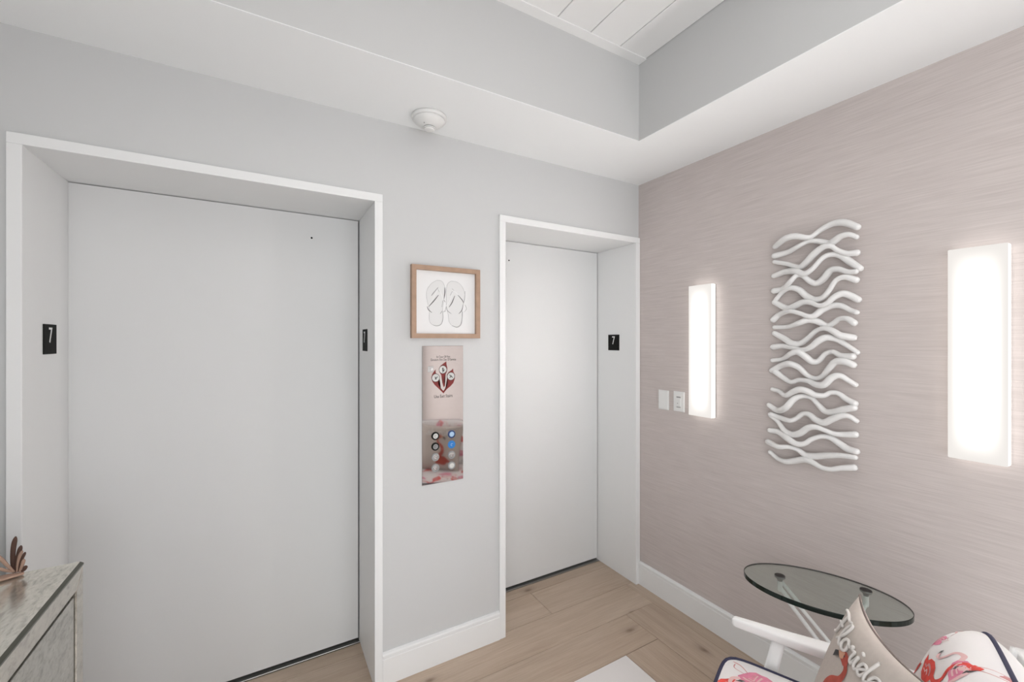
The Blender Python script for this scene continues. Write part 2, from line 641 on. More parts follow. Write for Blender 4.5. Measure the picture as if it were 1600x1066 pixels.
# ceiling: soffit ring, tray sides, boards and trim
bm = bmesh.new()
add_box(bm, (XL - .1, TY1, SOF), (0.1, 0.51, SOF + .002))
add_box(bm, (XL - .1, YF - .1, SOF), (0.1, TY0, SOF + .002))
add_box(bm, (XL - .1, TY0, SOF), (TX0, TY1, SOF + .002))
add_box(bm, (TX1, TY0, SOF), (0.1, TY1, SOF + .002))
ceiling = struct(from_bm('ceiling', bm, M_CEIL), 'white soffit around a recessed tray')
bm = bmesh.new()
add_box(bm, (TX0 - .03, TY1, SOF + .002), (TX1 + .03, TY1 + .03, TRZ + .03))
add_box(bm, (TX0 - .03, TY0 - .03, SOF + .002), (TX1 + .03, TY0, TRZ + .03))
add_box(bm, (TX0 - .03, TY0, SOF + .002), (TX0, TY1, TRZ + .03))
add_box(bm, (TX1, TY0, SOF + .002), (TX1 + .03, TY1, TRZ + .03))
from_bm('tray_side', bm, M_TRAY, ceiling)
box('tray_backing', (TX0 - .03, TY0 - .03, TRZ + .03), (TX1 + .03, TY1 + .03, TRZ + .05), M_DARK, ceiling)
# boards run along y, seams as in the photo
xs = [TX1, -0.611]
while xs[-1] - 0.1745 > TX0 + .05:
    xs.append(xs[-1] - 0.1745)
xs.append(TX0)
for a, b in zip(xs, xs[1:]):
    box('ceiling_board', (b + .0018, TY0, TRZ), (a - .0018, TY1, TRZ + .02), M_PLANKC, ceiling, 0.0016, 1)
TW = 0.046


def tray_trim(pts):
    bm = bmesh.new()
    a = [bm.verts.new((x, y, TRZ - .004)) for x, y in pts]
    b = [bm.verts.new((x, y, TRZ + .001)) for x, y in pts]
    bm.faces.new(a)
    bm.faces.new(b[::-1])
    for k in range(4):
        bm.faces.new((a[k], b[k], b[(k + 1) % 4], a[(k + 1) % 4]))
    from_bm('tray_trim', bm, M_PLANKC, ceiling)


g = 0.0006
tray_trim([(TX0, TY1), (TX1, TY1), (TX1, TY1 - TW), (TX0, TY1 - TW)])
tray_trim([(TX0, TY0), (TX1, TY0), (TX1, TY0 + TW), (TX0, TY0 + TW)])

# floor: subfloor, oak boards laid as interlocking frames, pale centre
floor = struct(box('floor', (XL - .1, YF - .1, -.06), (0.1, 0.51, -.016), M_DARK), 'light oak plank floor framing a pale centre')


def plank(x0, x1, y0, y1):
    g = 0.0009
    lx, ly = abs(x1 - x0), abs(y1 - y0)
    along_x = lx >= ly
    L, W = (lx, ly) if along_x else (ly, lx)
    bm = bmesh.new()
    add_box(bm, (-L / 2 + g, -W / 2 + g, -.016), (L / 2 - g, W / 2 - g, 0))
    bmesh.ops.recalc_face_normals(bm, faces=bm.faces)
    top = [e for e in bm.edges if all(abs(v.co.z) < 1e-6 for v in e.verts)]
    bmesh.ops.bevel(bm, geom=top, offset=0.001, segments=1, affect='EDGES')
    o = from_bm('floor_plank', bm, M_OAK, floor)
    o.location = ((x0 + x1) / 2, (y0 + y1) / 2, 0)
    o.rotation_euler = (0, 0, 0 if along_x else math.pi / 2)


def row_x(y0, y1, x0, x1, cuts=()):
    e = [x0] + sorted(c for c in cuts if x0 < c < x1) + [x1]
    for a, b in zip(e, e[1:]):
        plank(a, b, y0, y1)


def row_y(x0, x1, y0, y1, cuts=()):
    e = [y0] + sorted(c for c in cuts if y0 < c < y1) + [y1]
    for a, b in zip(e, e[1:]):
        plank(x0, x1, a, b)


YA, YB, YC = 0.020, -0.187, -0.405
row_x(YA, YB, XL, -0.086, (-1.9,))
row_x(YB, YC, XL + .29, -0.296, (-1.5,))
row_x(0.24, YA, D1[0], D1[1], (-2.1,))
row_x(0.318, 0.24, D1[0], D1[1])
row_x(0.24, YA, D2[0], D2[1], (-0.641,))
row_x(0.318, 0.24, D2[0], D2[1])
row_y(-0.086, 0.0, YF, YA, (-1.3, -2.9))
row_y(-0.296, -0.086, YF, YB, (-1.75, -3.2))
row_y(-0.515, -0.296, -3.6, YC, (-1.2, -2.5))
row_y(XL, XL + .29, YF, YB, (-1.6, -3.0))
row_y(XL + .29, -2.385, -3.6, YC, (-2.0,))
row_x(-3.6, -3.8, XL + .29, -0.296, (-1.7,))
row_x(-3.8, YF, XL + .29, -0.296, (-1.2,))
box('inlay_panel', (-2.384, -3.599, -.016), (-0.516, YC - .001, -.0004), M_INLAY, floor, 0.0008, 1)


def baseboard(name, length, m=M_TRIM):
    """profile extruded along +x, room side is -y"""
    prof = [(0, 0), (-.014, 0), (-.014, .112), (-.0115, .115), (-.0115, .121), (-.016, .123), (-.016, .131), (-.012, .137), (-.004, .140), (0, .140)]
    bm = bmesh.new()
    A = [bm.verts.new((0, y, z)) for y, z in prof]
    B = [bm.verts.new((length, y, z)) for y, z in prof]
    n = len(prof)
    for k in range(n):
        bm.faces.new((A[k], A[(k + 1) % n], B[(k + 1) % n], B[k]))
    bm.faces.new(A)
    bm.faces.new(B[::-1])
    return struct(from_bm(name, bm, m), 'white moulded baseboard')


bb = baseboard('baseboard_back', D2[0] - D1[1])
bb.location = (D1[1], 0, 0)
bb = baseboard('baseboard_right', -0.014 - YF)
bb.location = (0, -0.0135, 0)
bb.rotation_euler = (0, 0, -math.pi / 2)
bb = baseboard('baseboard_left', -YF)
bb.location = (XL, YF, 0)
bb.rotation_euler = (0, 0, math.pi / 2)


# lift doorways
def doorway(name, X, label, dot):
    d = struct(empty(name, ((X[0] + X[1]) / 2, 0, 0)), label)
    ox = (X[0] + X[1]) / 2

    def bx(n, lo, hi, m, bev=0.0015, par=None):
        return box(n, (lo[0] - ox, lo[1], lo[2]), (hi[0] - ox, hi[1], hi[2]), m, par or d, bev)
    xa, xb = X[0] + CW, X[1] - CW
    bx('jamb', (X[0], -.013, 0), (xa, .44, FT - CW), M_TRIM)
    bx('jamb', (xb, -.013, 0), (X[1], .44, FT - CW), M_TRIM)
    bx('head_jamb', (X[0], -.013, FT - CW), (X[1], .44, FT), M_TRIM)
    p = bx('door_panel', (xa, DY, .016), (xb - .0055, DY + .035, FT - CW - .003), M_DOOR, 0.001)
    bx('threshold', (xa, .320, -.014), (xb, .44, .004), M_BRUSH, 0.001)
    # release hole of the lift door
    q = lathe('release_hole', [(0.0045, 0), (0.0045, 0.0012), (0.003, 0.0016)], M_BLACK, p, 16, False)
    q.rotation_euler = (math.pi / 2, 0, 0)
    q.location = (dot[0] - ox, DY + .0005, dot[1])
    return d


doorway('door_1', D1, 'wide white lift door in a deep white frame', (-1.812, 1.986))
doorway('door_2', D2, 'narrower white lift door beside the pink wall', (-0.735, 1.981))

# ================================================================== THINGS ON THE WALLS


def number_plate(loc, rz, label):
    """local: plate in xz, faces -y"""
    t = empty('floor_number_plate', loc, rz)
    tag(t, label, 'sign')
    box('backing_plate', (-.05, -.003, -.051), (.05, 0, .051), M_BLACK, t, 0.0006, 1)
    rm = Matrix.Translation((0.0, -.0035, .014)) @ Matrix.Rotation(math.pi / 2, 4, 'X')
    text_mesh('numeral', '7', .024, .052, M_PLAST, t, rm, 0.0008)
    for i in range(4):
        dx, dz = ((-.004, 0), (.004, 0), (-.004, -.008), (.004, -.008))[i]
        b = lathe('braille_dot', [(0.0011, 0), (0.0009, .0005)], M_BLACK, t, 8, True, (dx, -.003, -.030 + dz))
        b.rotation_euler = (math.pi / 2, 0, 0)
    return t


number_plate((D1[0] + CW, .176, 1.504), math.pi / 2, 'black plate with white 7 on wide lift frame jamb above the dresser')
number_plate((D1[1] - CW, .188, 1.501), -math.pi / 2, 'black plate with white 7 on wide lift frame jamb nearest the framed picture')
number_plate((D2[1] - CW, .179, 1.486), -math.pi / 2, 'black plate with white 7 on narrow lift frame jamb by pink wall')

# framed picture of flip-flops
pic = tag(empty('framed_picture', (-1.2695, 0, 1.51)), 'square oak framed drawing of flip-flops above steel call panel', 'picture')
PW, PH, FW, FD = .337, .331, .021, .026


def frame_piece(a, b, c, d):
    bm = bmesh.new()
    f = [bm.verts.new((x, -FD, z)) for x, z in (a, b, c, d)]
    k = [bm.verts.new((x, -.001, z)) for x, z in (a, b, c, d)]
    bm.faces.new(f)
    bm.faces.new(k[::-1])
    for i in range(4):
        bm.faces.new((f[i], k[i], k[(i + 1) % 4], f[(i + 1) % 4]))
    from_bm('frame_rail', bm, M_OAKF, pic)


o4 = [(-PW / 2, 0), (PW / 2, 0), (PW / 2, PH), (-PW / 2, PH)]
i4 = [(-PW / 2 + FW, FW), (PW / 2 - FW, FW), (PW / 2 - FW, PH - FW), (-PW / 2 + FW, PH - FW)]
for k in range(4):
    frame_piece(o4[k], o4[(k + 1) % 4], i4[(k + 1) % 4], i4[k])
art = box('art_print', (-PW / 2 + FW, -.008, FW), (PW / 2 - FW, -.002, PH - FW), M_PAPER, pic)


def ac(a, b):
    p = on_y(630 + a / (990 / 130.0), 400 + b / (1066 / 140.0), -.008)
    return (p.x + 1.2695, p.z - 1.51)


soleL = [(400, 290), (340, 325), (290, 390), (275, 460), (290, 560), (312, 640), (308, 740), (325, 800), (385, 832), (445, 815), (470, 750), (468, 640), (482, 530), (497, 400), (475, 320), (440, 294)]
soleR = [(570, 300), (640, 312), (700, 365), (733, 460), (718, 560), (700, 650), (695, 780), (660, 845), (600, 840), (548, 790), (535, 700), (515, 610), (512, 500), (513, 400), (530, 330)]
for S, hx in ((soleL, 300), (soleR, 530)):
    flat_poly('drawn_sole', [ac(*p) for p in S], M_PENC1, art, -.0085, -.008)
    ribbon('drawn_outline', [ac(*p) for p in S + S[:1]], .0018, M_OUTL, art, -.0087, -.0082, 3)
sk = [  # drawn strokes: points, width mm, material
    ([(415, 375), (360, 440), (335, 475)], 3.2, M_PENC2), ([(420, 465), (360, 540), (300, 605)], 3.4, M_PENC3),
    ([(405, 380), (430, 430)], 2.6, M_PENC2), ([(285, 600), (300, 640), (340, 675)], 2.6, M_PENC3),
    ([(495, 375), (495, 440), (485, 510)], 3.4, M_PENC3), ([(480, 520), (500, 550)], 2.4, M_PENC3),
    ([(470, 530), (460, 610)], 3.0, M_PENC2), ([(440, 690), (462, 655)], 2.4, M_PENC3), ([(470, 668), (505, 660)], 2.2, M_PENC2),
    ([(350, 820), (400, 832), (450, 812), (472, 745), (470, 660)], 2.6, M_PENC2),
    ([(585, 420), (560, 470)], 3.2, M_PENC2), ([(612, 475), (580, 555), (545, 610)], 3.2, M_PENC3),
    ([(580, 390), (605, 415)], 2.4, M_PENC2), ([(650, 465), (700, 525), (718, 560)], 2.8, M_PENC3),
    ([(512, 600), (525, 650), (572, 690)], 2.4, M_PENC2), ([(735, 420), (728, 520), (705, 600)], 2.2, M_PENC2),
    ([(660, 690), (695, 650), (712, 590)], 2.4, M_PENC3), ([(735, 580), (752, 630), (725, 670)], 1.6, M_PENC2),
    ([(580, 830), (640, 848), (685, 815), (700, 740), (705, 660)], 3.4, M_PENC2), ([(510, 600), (500, 650), (475, 668)], 1.6, M_PENC2)]
for pts, wd, mm in sk:
    ribbon('drawn_stroke', [ac(*p) for p in pts], lambda t, wd=wd: wd * .0014 * (0.45 + 0.55 * math.sin(math.pi * min(1, max(0, t)))), mm, art, -.0091, -.0084, 4)
wsk = [([(415, 385), (455, 460), (480, 530)], 3.5), ([(415, 385), (350, 520), (290, 610)], 3.5), ([(590, 405), (650, 460), (705, 540)], 3.5), ([(590, 405), (560, 520), (515, 600)], 3.0)]
for pts, wd in wsk:
    ribbon('drawn_strap', [ac(*p) for p in pts], wd * .001, M_PAPER, art, -.0088, -.0084, 4)

# steel call panel
PX0, PX1, PZ0, PZ1 = -1.384, -1.181, .836, 1.474
pan = tag(empty('lift_call_panel', ((PX0 + PX1) / 2, 0, PZ0)), 'polished steel lift call panel with fire notice and round buttons', 'call panel')
pcx = (PX0 + PX1) / 2
PT = -.004
box('face_plate', (PX0 - pcx, PT, 0), (PX1 - pcx, -.0002, PZ1 - PZ0), M_STEEL, pan, 0.0008, 1)


def pm(x, z, y=PT - .0004):
    return Matrix.Translation((x - pcx, y, z - PZ0)) @ Matrix.Rotation(math.pi / 2, 4, 'X')


text_mesh('printed_line', 'In Case Of Fire', .066, .0105, M_INK, pan, pm(-1.2815, 1.4235), .0002)
text_mesh('printed_line', 'Elevators Are Out Of Service', .124, .0115, M_INK, pan, pm(-1.2805, 1.4105), .0002)
text_mesh('printed_line', 'Use Exit Stairs', .090, .0145, M_INK, pan, pm(-1.2815, 1.2395), .0002)


def sg(a, b):
    p = on_y(650 + a / (906 / 85.0), 535 + b / (906 / 85.0), PT)
    return (p.x - pcx, p.z - PZ0)


fl_c = [(505, 318), (508, 370), (522, 425), (515, 490), (490, 535), (472, 590), (468, 660), (482, 725), (462, 750), (440, 680), (438, 600), (420, 545), (392, 500), (380, 440), (410, 390), (465, 345)]
fl_l = [(325, 452), (328, 510), (385, 555), (392, 610), (372, 660), (375, 700), (405, 755), (440, 795), (458, 810), (458, 852), (420, 815), (370, 765), (310, 710), (270, 650), (255, 590), (270, 530), (300, 485)]
fl_r = [(617, 438), (622, 490), (648, 540), (645, 610), (620, 680), (575, 730), (520, 775), (480, 820), (458, 852), (458, 810), (490, 760), (520, 710), (528, 650), (518, 600), (515, 540), (545, 495), (590, 465)]
for f in (fl_c, fl_l, fl_r):
    flat_poly('printed_flame', [sg(*p) for p in f], M_RED, pan, PT - .0004, PT)


def disc(name, cx, cz, r, y0, y1, m, par, n=28):
    return flat_poly(name, [(cx + r * math.cos(2 * math.pi * k / n), cz + r * math.sin(2 * math.pi * k / n)) for k in range(n)], m, par, y0, y1)


ic = {0: [[(450, 425), (440, 470), (470, 455), (440, 500)], [(435, 430), (460, 440)]],
      1: [[(310, 580), (335, 590), (360, 575)], [(330, 590), (320, 615), (345, 605)]],
      2: [[(555, 545), (580, 560), (610, 590)], [(570, 580), (590, 555), (560, 590)]]}
for k, (a, b) in enumerate(((448, 455), (328, 592), (581, 566))):
    x, z = sg(a, b)
    disc('printed_ring', x, z, .0195, PT - .0006, PT - .0003, M_INK, pan)
    dd = disc('printed_disc', x, z, .0175, PT - .0008, PT - .0005, M_DISC, pan)
    for st in ic[k]:
        ribbon('printed_figure', [sg(*p) for p in st], .0035, M_INK, dd, PT - .0011, PT - .0007, 4)
# key switch
ks = box('key_switch', (-1.357 - pcx, PT - .003, 1.353 - PZ0), (-1.331 - pcx, PT, 1.381 - PZ0), mat('dull_steel', (0.45, 0.44, 0.43), 0.35, metal=1.0), pan, .0008, 1)
q = lathe('key_barrel', [(.0065, 0), (.0065, .003), (.004, .004)], M_PLAST, ks, 20, True, (-1.339 - pcx, PT - .003, 1.367 - PZ0))
q.rotation_euler = (math.pi / 2, 0, 0)
bz = [1.057, 1.008, .959, .909]
for row in range(4):
    for col_, bxp in ((0, -1.321), (1, -1.241)):
        ring_m = [[M_BLACK, M_NAVYB], [M_BLACK, M_BLUE], [M_PLASTG, M_PLASTG], [M_PLASTG, M_PLASTG]][row][col_]
        cap_m = [[M_DISC, M_LBLUE], [M_PLASTG, M_BLUE], [M_CAP, M_CAP], [M_CAP, M_DISC]][row][col_]
        b = lathe('call_button', [(.0185, 0), (.0185, .003), (.0165, .0045), (.0125, .0045), (.0125, .003)], ring_m, pan, 28, False, (bxp - pcx, PT, bz[row] - PZ0))
        b.rotation_euler = (math.pi / 2, 0, 0)
        c = lathe('button_cap', [(.0122, 0.001), (.0122, .0042), (.0105, .0052)], cap_m, b, 24, False)
        mk = tube('engraved_mark', [(.0045 * math.cos(t), .0055 * math.sin(t), .0053) for t in [0.6 + k * .55 for k in range(9)]], .0007, M_INK if row < 2 and col_ == 0 else M_PLAST, b, 2, 6)

# smoke detector
sd = tag(empty('smoke_detector', (-1.393, -.128, SOF)), 'round white smoke detector on the white soffit', 'smoke detector')
lathe('base_ring', [(.074, 0), (.074, -.012), (.071, -.016)], M_PLAST, sd)
lathe('housing', [(.068, -.016), (.066, -.022), (.052, -.034), (.046, -.037), (.040, -.040), (.030, -.0445), (.026, -.045)], M_PLAST, sd)
lathe('vent_gap', [(.0225, -.045), (.0225, -.053)], M_PLASTG, sd)
lathe('vent_collar', [(.0245, -.048), (.0255, -.050), (.0245, -.0515)], M_PLAST, sd)
lathe('sensor_cap', [(.0225, -.053), (.0225, -.055), (.019, -.058), (.005, -.059)], M_PLAST, sd)
lathe('indicator', [(.002, -.0395), (.002, -.043)], M_PLASTG, sd, 10, True, (-.030, -.022, 0))

# wall sconces
SW, SH, SD = .133, .686, .047


def sconce(yc, zc, label):
    t = tag(empty('wall_sconce', (0, yc, zc - SH / 2)), label, 'wall lamp', 'twin frosted sconces on the pink wall')
    box('back_plate', (-.008, -SW / 2 + .003, .003), (-.0003, SW / 2 - .003, SH - .003), M_BRUSH, t, .001, 1)
    # hollow frosted shade, open to the wall
    bm = bmesh.new()
    vs = add_box(bm, (-SD, -SW / 2, 0), (-.008, SW / 2, SH))
    bmesh.ops.recalc_face_normals(bm, faces=bm.faces)
    bmesh.ops.bevel(bm, geom=[e for e in bm.edges], offset=.004, segments=3, affect='EDGES', profile=.5)
    from_bm('frosted_shade', bm, M_DIFF, t, True)
    return t


sconce(-.460, 1.446, 'glowing frosted bar sconce beside the light switches')
sconce(-1.457, 1.456, 'glowing frosted bar sconce above the armchair and glass table')


# switches
def switch_plate(yc, zc, label, toggle):
    t = tag(empty('wall_plate', (0, yc, zc)), label, 'light switch' if toggle else 'wall plate')
    bm = bmesh.new()
    add_box(bm, (-.006, -.036, -.056), (-.0002, .036, .056))
    bmesh.ops.recalc_face_normals(bm, faces=bm.faces)
    bmesh.ops.bevel(bm, geom=[e for e in bm.edges if all(v.co.x < -.005 for v in e.verts)], offset=.003, segments=2, affect='EDGES')
    from_bm('cover', bm, M_PLAST, t)
    if toggle:
        box('rocker_surround', (-.0068, -.0175, -.034), (-.005, .0175, .034), M_PLAST, t, .0006, 1)
        box('rocker', (-.0095, -.0145, -.026), (-.006, .0145, .018), M_PLAST, t, .0012)
        box('slot', (-.0072, -.0135, .021), (-.006, .0135, .028), M_PLASTG, t)
        box('slot', (-.0072, -.0135, -.0335), (-.006, .0135, -.0295), M_PLASTG, t)
        q = lathe('indicator', [(.0028, 0), (.0028, .0006)], M_PLASTG, t, 12, False, (-.0095, .004, -.010))
        q.rotation_euler = (0, -math.pi / 2, 0)
    else:
        box('blank_insert', (-.0072, -.031, -.051), (-.005, .031, .051), M_PLAST, t, .0015)
    return t


switch_plate(-.193, 1.155, 'blank white wall plate between lift frame and light switch', False)
switch_plate(-.299, 1.158, 'white rocker light switch plate beside the sconce', True)

# wavy wall sculpture
C1 = [
    [(150, 270), (225, 210), (300, 190), (380, 200), (430, 190), (500, 140), (590, 95), (680, 88), (775, 122)],
    [(145, 340), (250, 310), (320, 270), (400, 230), (480, 228), (560, 245), (600, 225), (650, 190), (710, 178), (768, 197)],
    [(145, 385), (240, 400), (330, 425), (380, 395), (440, 330), (510, 275), (570, 265), (620, 295), (690, 320), (772, 315)],
    [(140, 492), (230, 460), (310, 458), (370, 475), (430, 440), (510, 355), (580, 328), (650, 338), (720, 385), (795, 435)],
    [(140, 605), (210, 590), (260, 540), (310, 490), (360, 490), (420, 535), (470, 545), (520, 510), (570, 450), (630, 440), (700, 460), (765, 458)],
    [(150, 680), (200, 620), (260, 582), (330, 595), (390, 645), (450, 670), (510, 655), (560, 600), (610, 525), (680, 500), (765, 522)],
    [(145, 690), (240, 735), (300, 718), (360, 690), (420, 692), (480, 715), (540, 700), (600, 650), (660, 625), (720, 640), (782, 672)],
    [(135, 825), (190, 780), (260, 758), (330, 772), (400, 797), (450, 790), (510, 745), (580, 715), (650, 717), (720, 750), (770, 768)],
    [(145, 880), (250, 875), (330, 848), (400, 825), (470, 835), (540, 868), (590, 850), (640, 815), (700, 817), (750, 848)],
    [(145, 925), (220, 965), (280, 1002), (340, 1002), (400, 962), (460, 907), (520, 888), (580, 903), (640, 940), (690, 950), (748, 958)],
    [(135, 1030), (210, 1022), (290, 1038), (360, 1050), (420, 1030), (480, 982), (540, 957), (610, 968), (680, 1008), (775, 1072)]]
C2 = [
    [(130, 162), (210, 150), (270, 110), (320, 97), (380, 132), (430, 170), (480, 165), (530, 112), (590, 97), (650, 125), (740, 132)],
    [(125, 240), (200, 200), (260, 187), (330, 215), (390, 270), (450, 297), (510, 280), (560, 220), (610, 172), (680, 172), (745, 197)],
    [(150, 245), (210, 290), (270, 325), (330, 310), (400, 318), (460, 345), (520, 345), (580, 292), (640, 277), (700, 310), (762, 348)],
    [(130, 380), (180, 395), (230, 427), (290, 397), (340, 382), (400, 397), (450, 422), (520, 427), (570, 405), (630, 412), (690, 455), (755, 490)],
    [(105, 500), (170, 540), (230, 520), (290, 457), (350, 432), (420, 442), (470, 490), (530, 547), (600, 552), (670, 532), (750, 520)],
    [(118, 572), (180, 592), (260, 617), (310, 602), (360, 567), (410, 572), (460, 612), (520, 632), (580, 607), (650, 582), (710, 585), (768, 622)],
    [(118, 582), (170, 622), (220, 690), (280, 722), (340, 712), (400, 672), (460, 667), (530, 692), (600, 717), (680, 722), (760, 722)],
    [(110, 692), (180, 705), (250, 757), (310, 792), (370, 792), (430, 757), (500, 737), (570, 747), (640, 792), (700, 832), (768, 852)],
    [(98, 778), (170, 815), (250, 817), (320, 837), (380, 877), (450, 887), (540, 882), (650, 882), (758, 897)],
    [(112, 855), (170, 905), (230, 927), (300, 922), (370, 912), (430, 932), (500, 972), (570, 987), (650, 977), (750, 972)]]
scp = tag(empty('wall_sculpture', (0, -.96, 1.0)), 'tall white wall sculpture of woven wavy strands between the sconces', 'wall art')
K = 872 / 180.0
strands = [[(1180 + a / K, 330 + b / K) for a, b in s] for s in C1] + [[(1180 + a / K, 530 + b / K) for a, b in s] for s in C2]
base = Vector((0, -.96, 1.0))
for i, s in enumerate(strands):
    pts = []
    n = len(s)
    ph = i * 1.7
    for k, (px, py) in enumerate(s):
        f = k / (n - 1)
        dep = .034 + .012 * math.sin(f * 7.0 + ph)
        if f < .12:
            dep = .014
        pts.append(on_x(px, py, -dep) - base)
    tube('wavy_strand', pts, lambda t, i=i: .0118 + .0022 * math.sin(t * 9 + i * 2.1), M_CERAM, scp, 5, 10)

# ================================================================== FURNITURE
# mirrored dresser against the left wall
DX1, DYF, DZ = -2.428, -0.302, 0.902     # front plane, far end, top
DX0, DYN = XL + .018, -1.42
dr = tag(empty('mirrored_dresser', ((DX0 + DX1) / 2, (DYF + DYN) / 2, 0)), 'silvery antiqued mirror dresser with dark edges below the brown ornament', 'dresser')
dc = Vector(((DX0 + DX1) / 2, (DYF + DYN) / 2, 0))


def dbx(n, lo, hi, m, bev=0.0, par=None):
    return box(n, Vector(lo) - dc, Vector(hi) - dc, m, par or dr, bev, 2)


dbx('carcass', (DX0, DYN + .006, .10), (DX1 - .016, DYF - .006, DZ - .010), M_ANTF)
# top: glass sheet with sloped dark bevel
bm = bmesh.new()
tb = .0065
lo = [(DX0, DYN, DZ - .010), (DX1, DYN, DZ - .010), (DX1, DYF, DZ - .010), (DX0, DYF, DZ - .010)]
md = [(DX0, DYN, DZ - .006), (DX1, DYN, DZ - .006), (DX1, DYF, DZ - .006), (DX0, DYF, DZ - .006)]
hi = [(DX0, DYN + tb, DZ), (DX1 - tb, DYN + tb, DZ), (DX1 - tb, DYF - .003, DZ), (DX0, DYF - .003, DZ)]
R3 = [[bm.verts.new(Vector(p) - dc) for p in r] for r in (lo, md, hi)]
ft = bm.faces.new(R3[2])
bm.faces.new(R3[0][::-1])
for a, b in zip(R3, R3[1:]):
    for k in range(4):
        f = bm.faces.new((a[k], a[(k + 1) % 4], b[(k + 1) % 4], b[k]))
        f.material_index = 1
from_bm('glass_top', bm, [M_ANT, M_BEVEL], dr)
FWD = .048


def dface(n, yz, m, x0, x1, par=None, bev=False):
    """prism on the dresser front, polygon in y,z"""
    bm = bmesh.new()
    A = [bm.verts.new(Vector((x1, y, z)) - dc) for y, z in yz]
    B = [bm.verts.new(Vector((x0, y, z)) - dc) for y, z in yz]
    f = bm.faces.new(A)
    bm.faces.new(B[::-1])
    nn = len(yz)
    for k in range(nn):
        bm.faces.new((A[k], B[k], B[(k + 1) % nn], A[(k + 1) % nn]))
    if bev:
        bmesh.ops.recalc_face_normals(bm, faces=bm.faces)
        bmesh.ops.bevel(bm, geom=list(f.edges), offset=.0025, segments=1, affect='EDGES')
    return from_bm(n, bm, m, par or dr)


zt, zb = DZ - .011, .08
M_FR = make_antique('antique_mirror_frame', (0.62, 0.59, 0.53), 0.18)
yF, yN = DYF - .001, DYN + .001
dface('front_frame', [(yN, zt), (yF, zt), (yF - FWD, zt - FWD), (yN + FWD, zt - FWD)], M_FR, DX1 - .016, DX1 - .001, None, True)
dface('front_frame', [(yF, zt - .0008), (yF, zb), (yF - FWD, zb + FWD), (yF - FWD, zt - FWD - .0008)], M_FR, DX1 - .016, DX1 - .001, None, True)
dface('front_frame', [(yN, zt - .0008), (yN, zb), (yN + FWD, zb + FWD), (yN + FWD, zt - FWD - .0008)], M_FR, DX1 - .016, DX1 - .001, None, True)
dface('front_frame', [(yN, zb), (yF, zb), (yF - FWD, zb + FWD), (yN + FWD, zb + FWD)], M_FR, DX1 - .016, DX1 - .001, None, True)
ym = (yF + yN) / 2
dbx('groove_lining', (DX1 - .0155, yN + FWD - .004, zb + FWD - .004), (DX1 - .0145, yF - FWD + .004, zt - FWD + .004), M_DARK)
for a, b, kn in ((yN + FWD + .008, ym - .004, 1), (ym + .004, yF - FWD - .006, -1)):
    p = dbx('cabinet_door', (DX1 - .014, a, zb + FWD + .008), (DX1 - .004, b, zt - FWD - .012), M_ANTF, .002)
    yk = b - .04 if kn > 0 else a + .04
    kb = lathe('door_knob', [(.006, 0), (.006, .012), (.014, .018), (.012, .026), (.004, .028)], M_BRUSH, p, 20, True, Vector((DX1 - .004, yk, .50)) - dc)
    kb.rotation_euler = (0, math.pi / 2, 0)
for x in (DX0 + .03, DX1 - .05):
    for y in (DYN + .04, DYF - .04):
        dbx('foot', (x - .025, y - .025, 0), (x + .025, y + .025, .10), M_FR, .003)

# brown dried ornament on the dresser
orn = tag(empty('dried_ornament', (-2.60, -.335, DZ)), 'brown dried palm-like ornament with curved blades on the dresser', 'ornament')
oc = Vector((-2.60, -.335, DZ))
E1 = 1492 / 140.0


def oy(a, b, y):
    return on_y(a / E1, 820 + b / E1, y) - oc


def blade(pts, wd, th, m):
    P = smooth_path([oy(*p) for p in pts], 6)
    N = len(P)
    sz = []
    for i in range(N):
        t = i / (N - 1)
        f = (0.55 + 0.45 * math.sin(min(1, t * 1.25) * math.pi / 2)) * (1 if t < .8 else math.sqrt(max(.06, 1 - ((t - .8) / .2) ** 2)))
        sz.append((wd * f, th * f))
    bm = bmesh.new()
    add_loft(bm, P, sz, (0, 1, 0), 10, 2.0)
    from_bm('blade', bm, m, orn, True)


blade([(235, 800, -.325), (212, 650, -.324), (222, 400, -.322), (262, 195, -.318)], .0105, .004, M_BROWN)
blade([(262, 795, -.325), (272, 640, -.326), (312, 480, -.326), (352, 345, -.324)], .0095, .004, M_BROWN)
blade([(285, 790, -.328), (300, 640, -.330), (330, 520, -.331), (375, 430, -.331)], .007, .004, M_TAN)
blade([(300, 785, -.328), (335, 640, -.330), (382, 540, -.331), (422, 455, -.331)], .0065, .004, M_BROWN)
blade([(325, 785, -.330), (370, 680, -.334), (402, 570, -.336)], .0075, .004, M_TAN)
blade([(360, 782, -.330), (405, 745, -.334), (435, 680, -.336)], .0085, .004, M_BROWN)
blade([(235, 790, -.330), (130, 690, -.335), (0, 560, -.34), (-140, 470, -.345)], .009, .005, M_TAN)
blade([(215, 790, -.330), (80, 760, -.338), (-160, 700, -.35)], .008, .005, M_TAN)
bm = bmesh.new()
add_loft(bm, [Vector((-.10, -.022, .004)), Vector((-.03, -.012, .005)), Vector((.04, .004, .006)), Vector((.064, .010, .005))], [(.03, .006), (.045, .009), (.03, .010), (.012, .008)], (0, 0, 1), 14, 2.0, round_caps=True)
from_bm('stem_base', bm, M_TAN, orn, True)


# ---- cushions
def sup(a, p, q):
    return max(0.0, 1 - abs(a) ** p) ** q


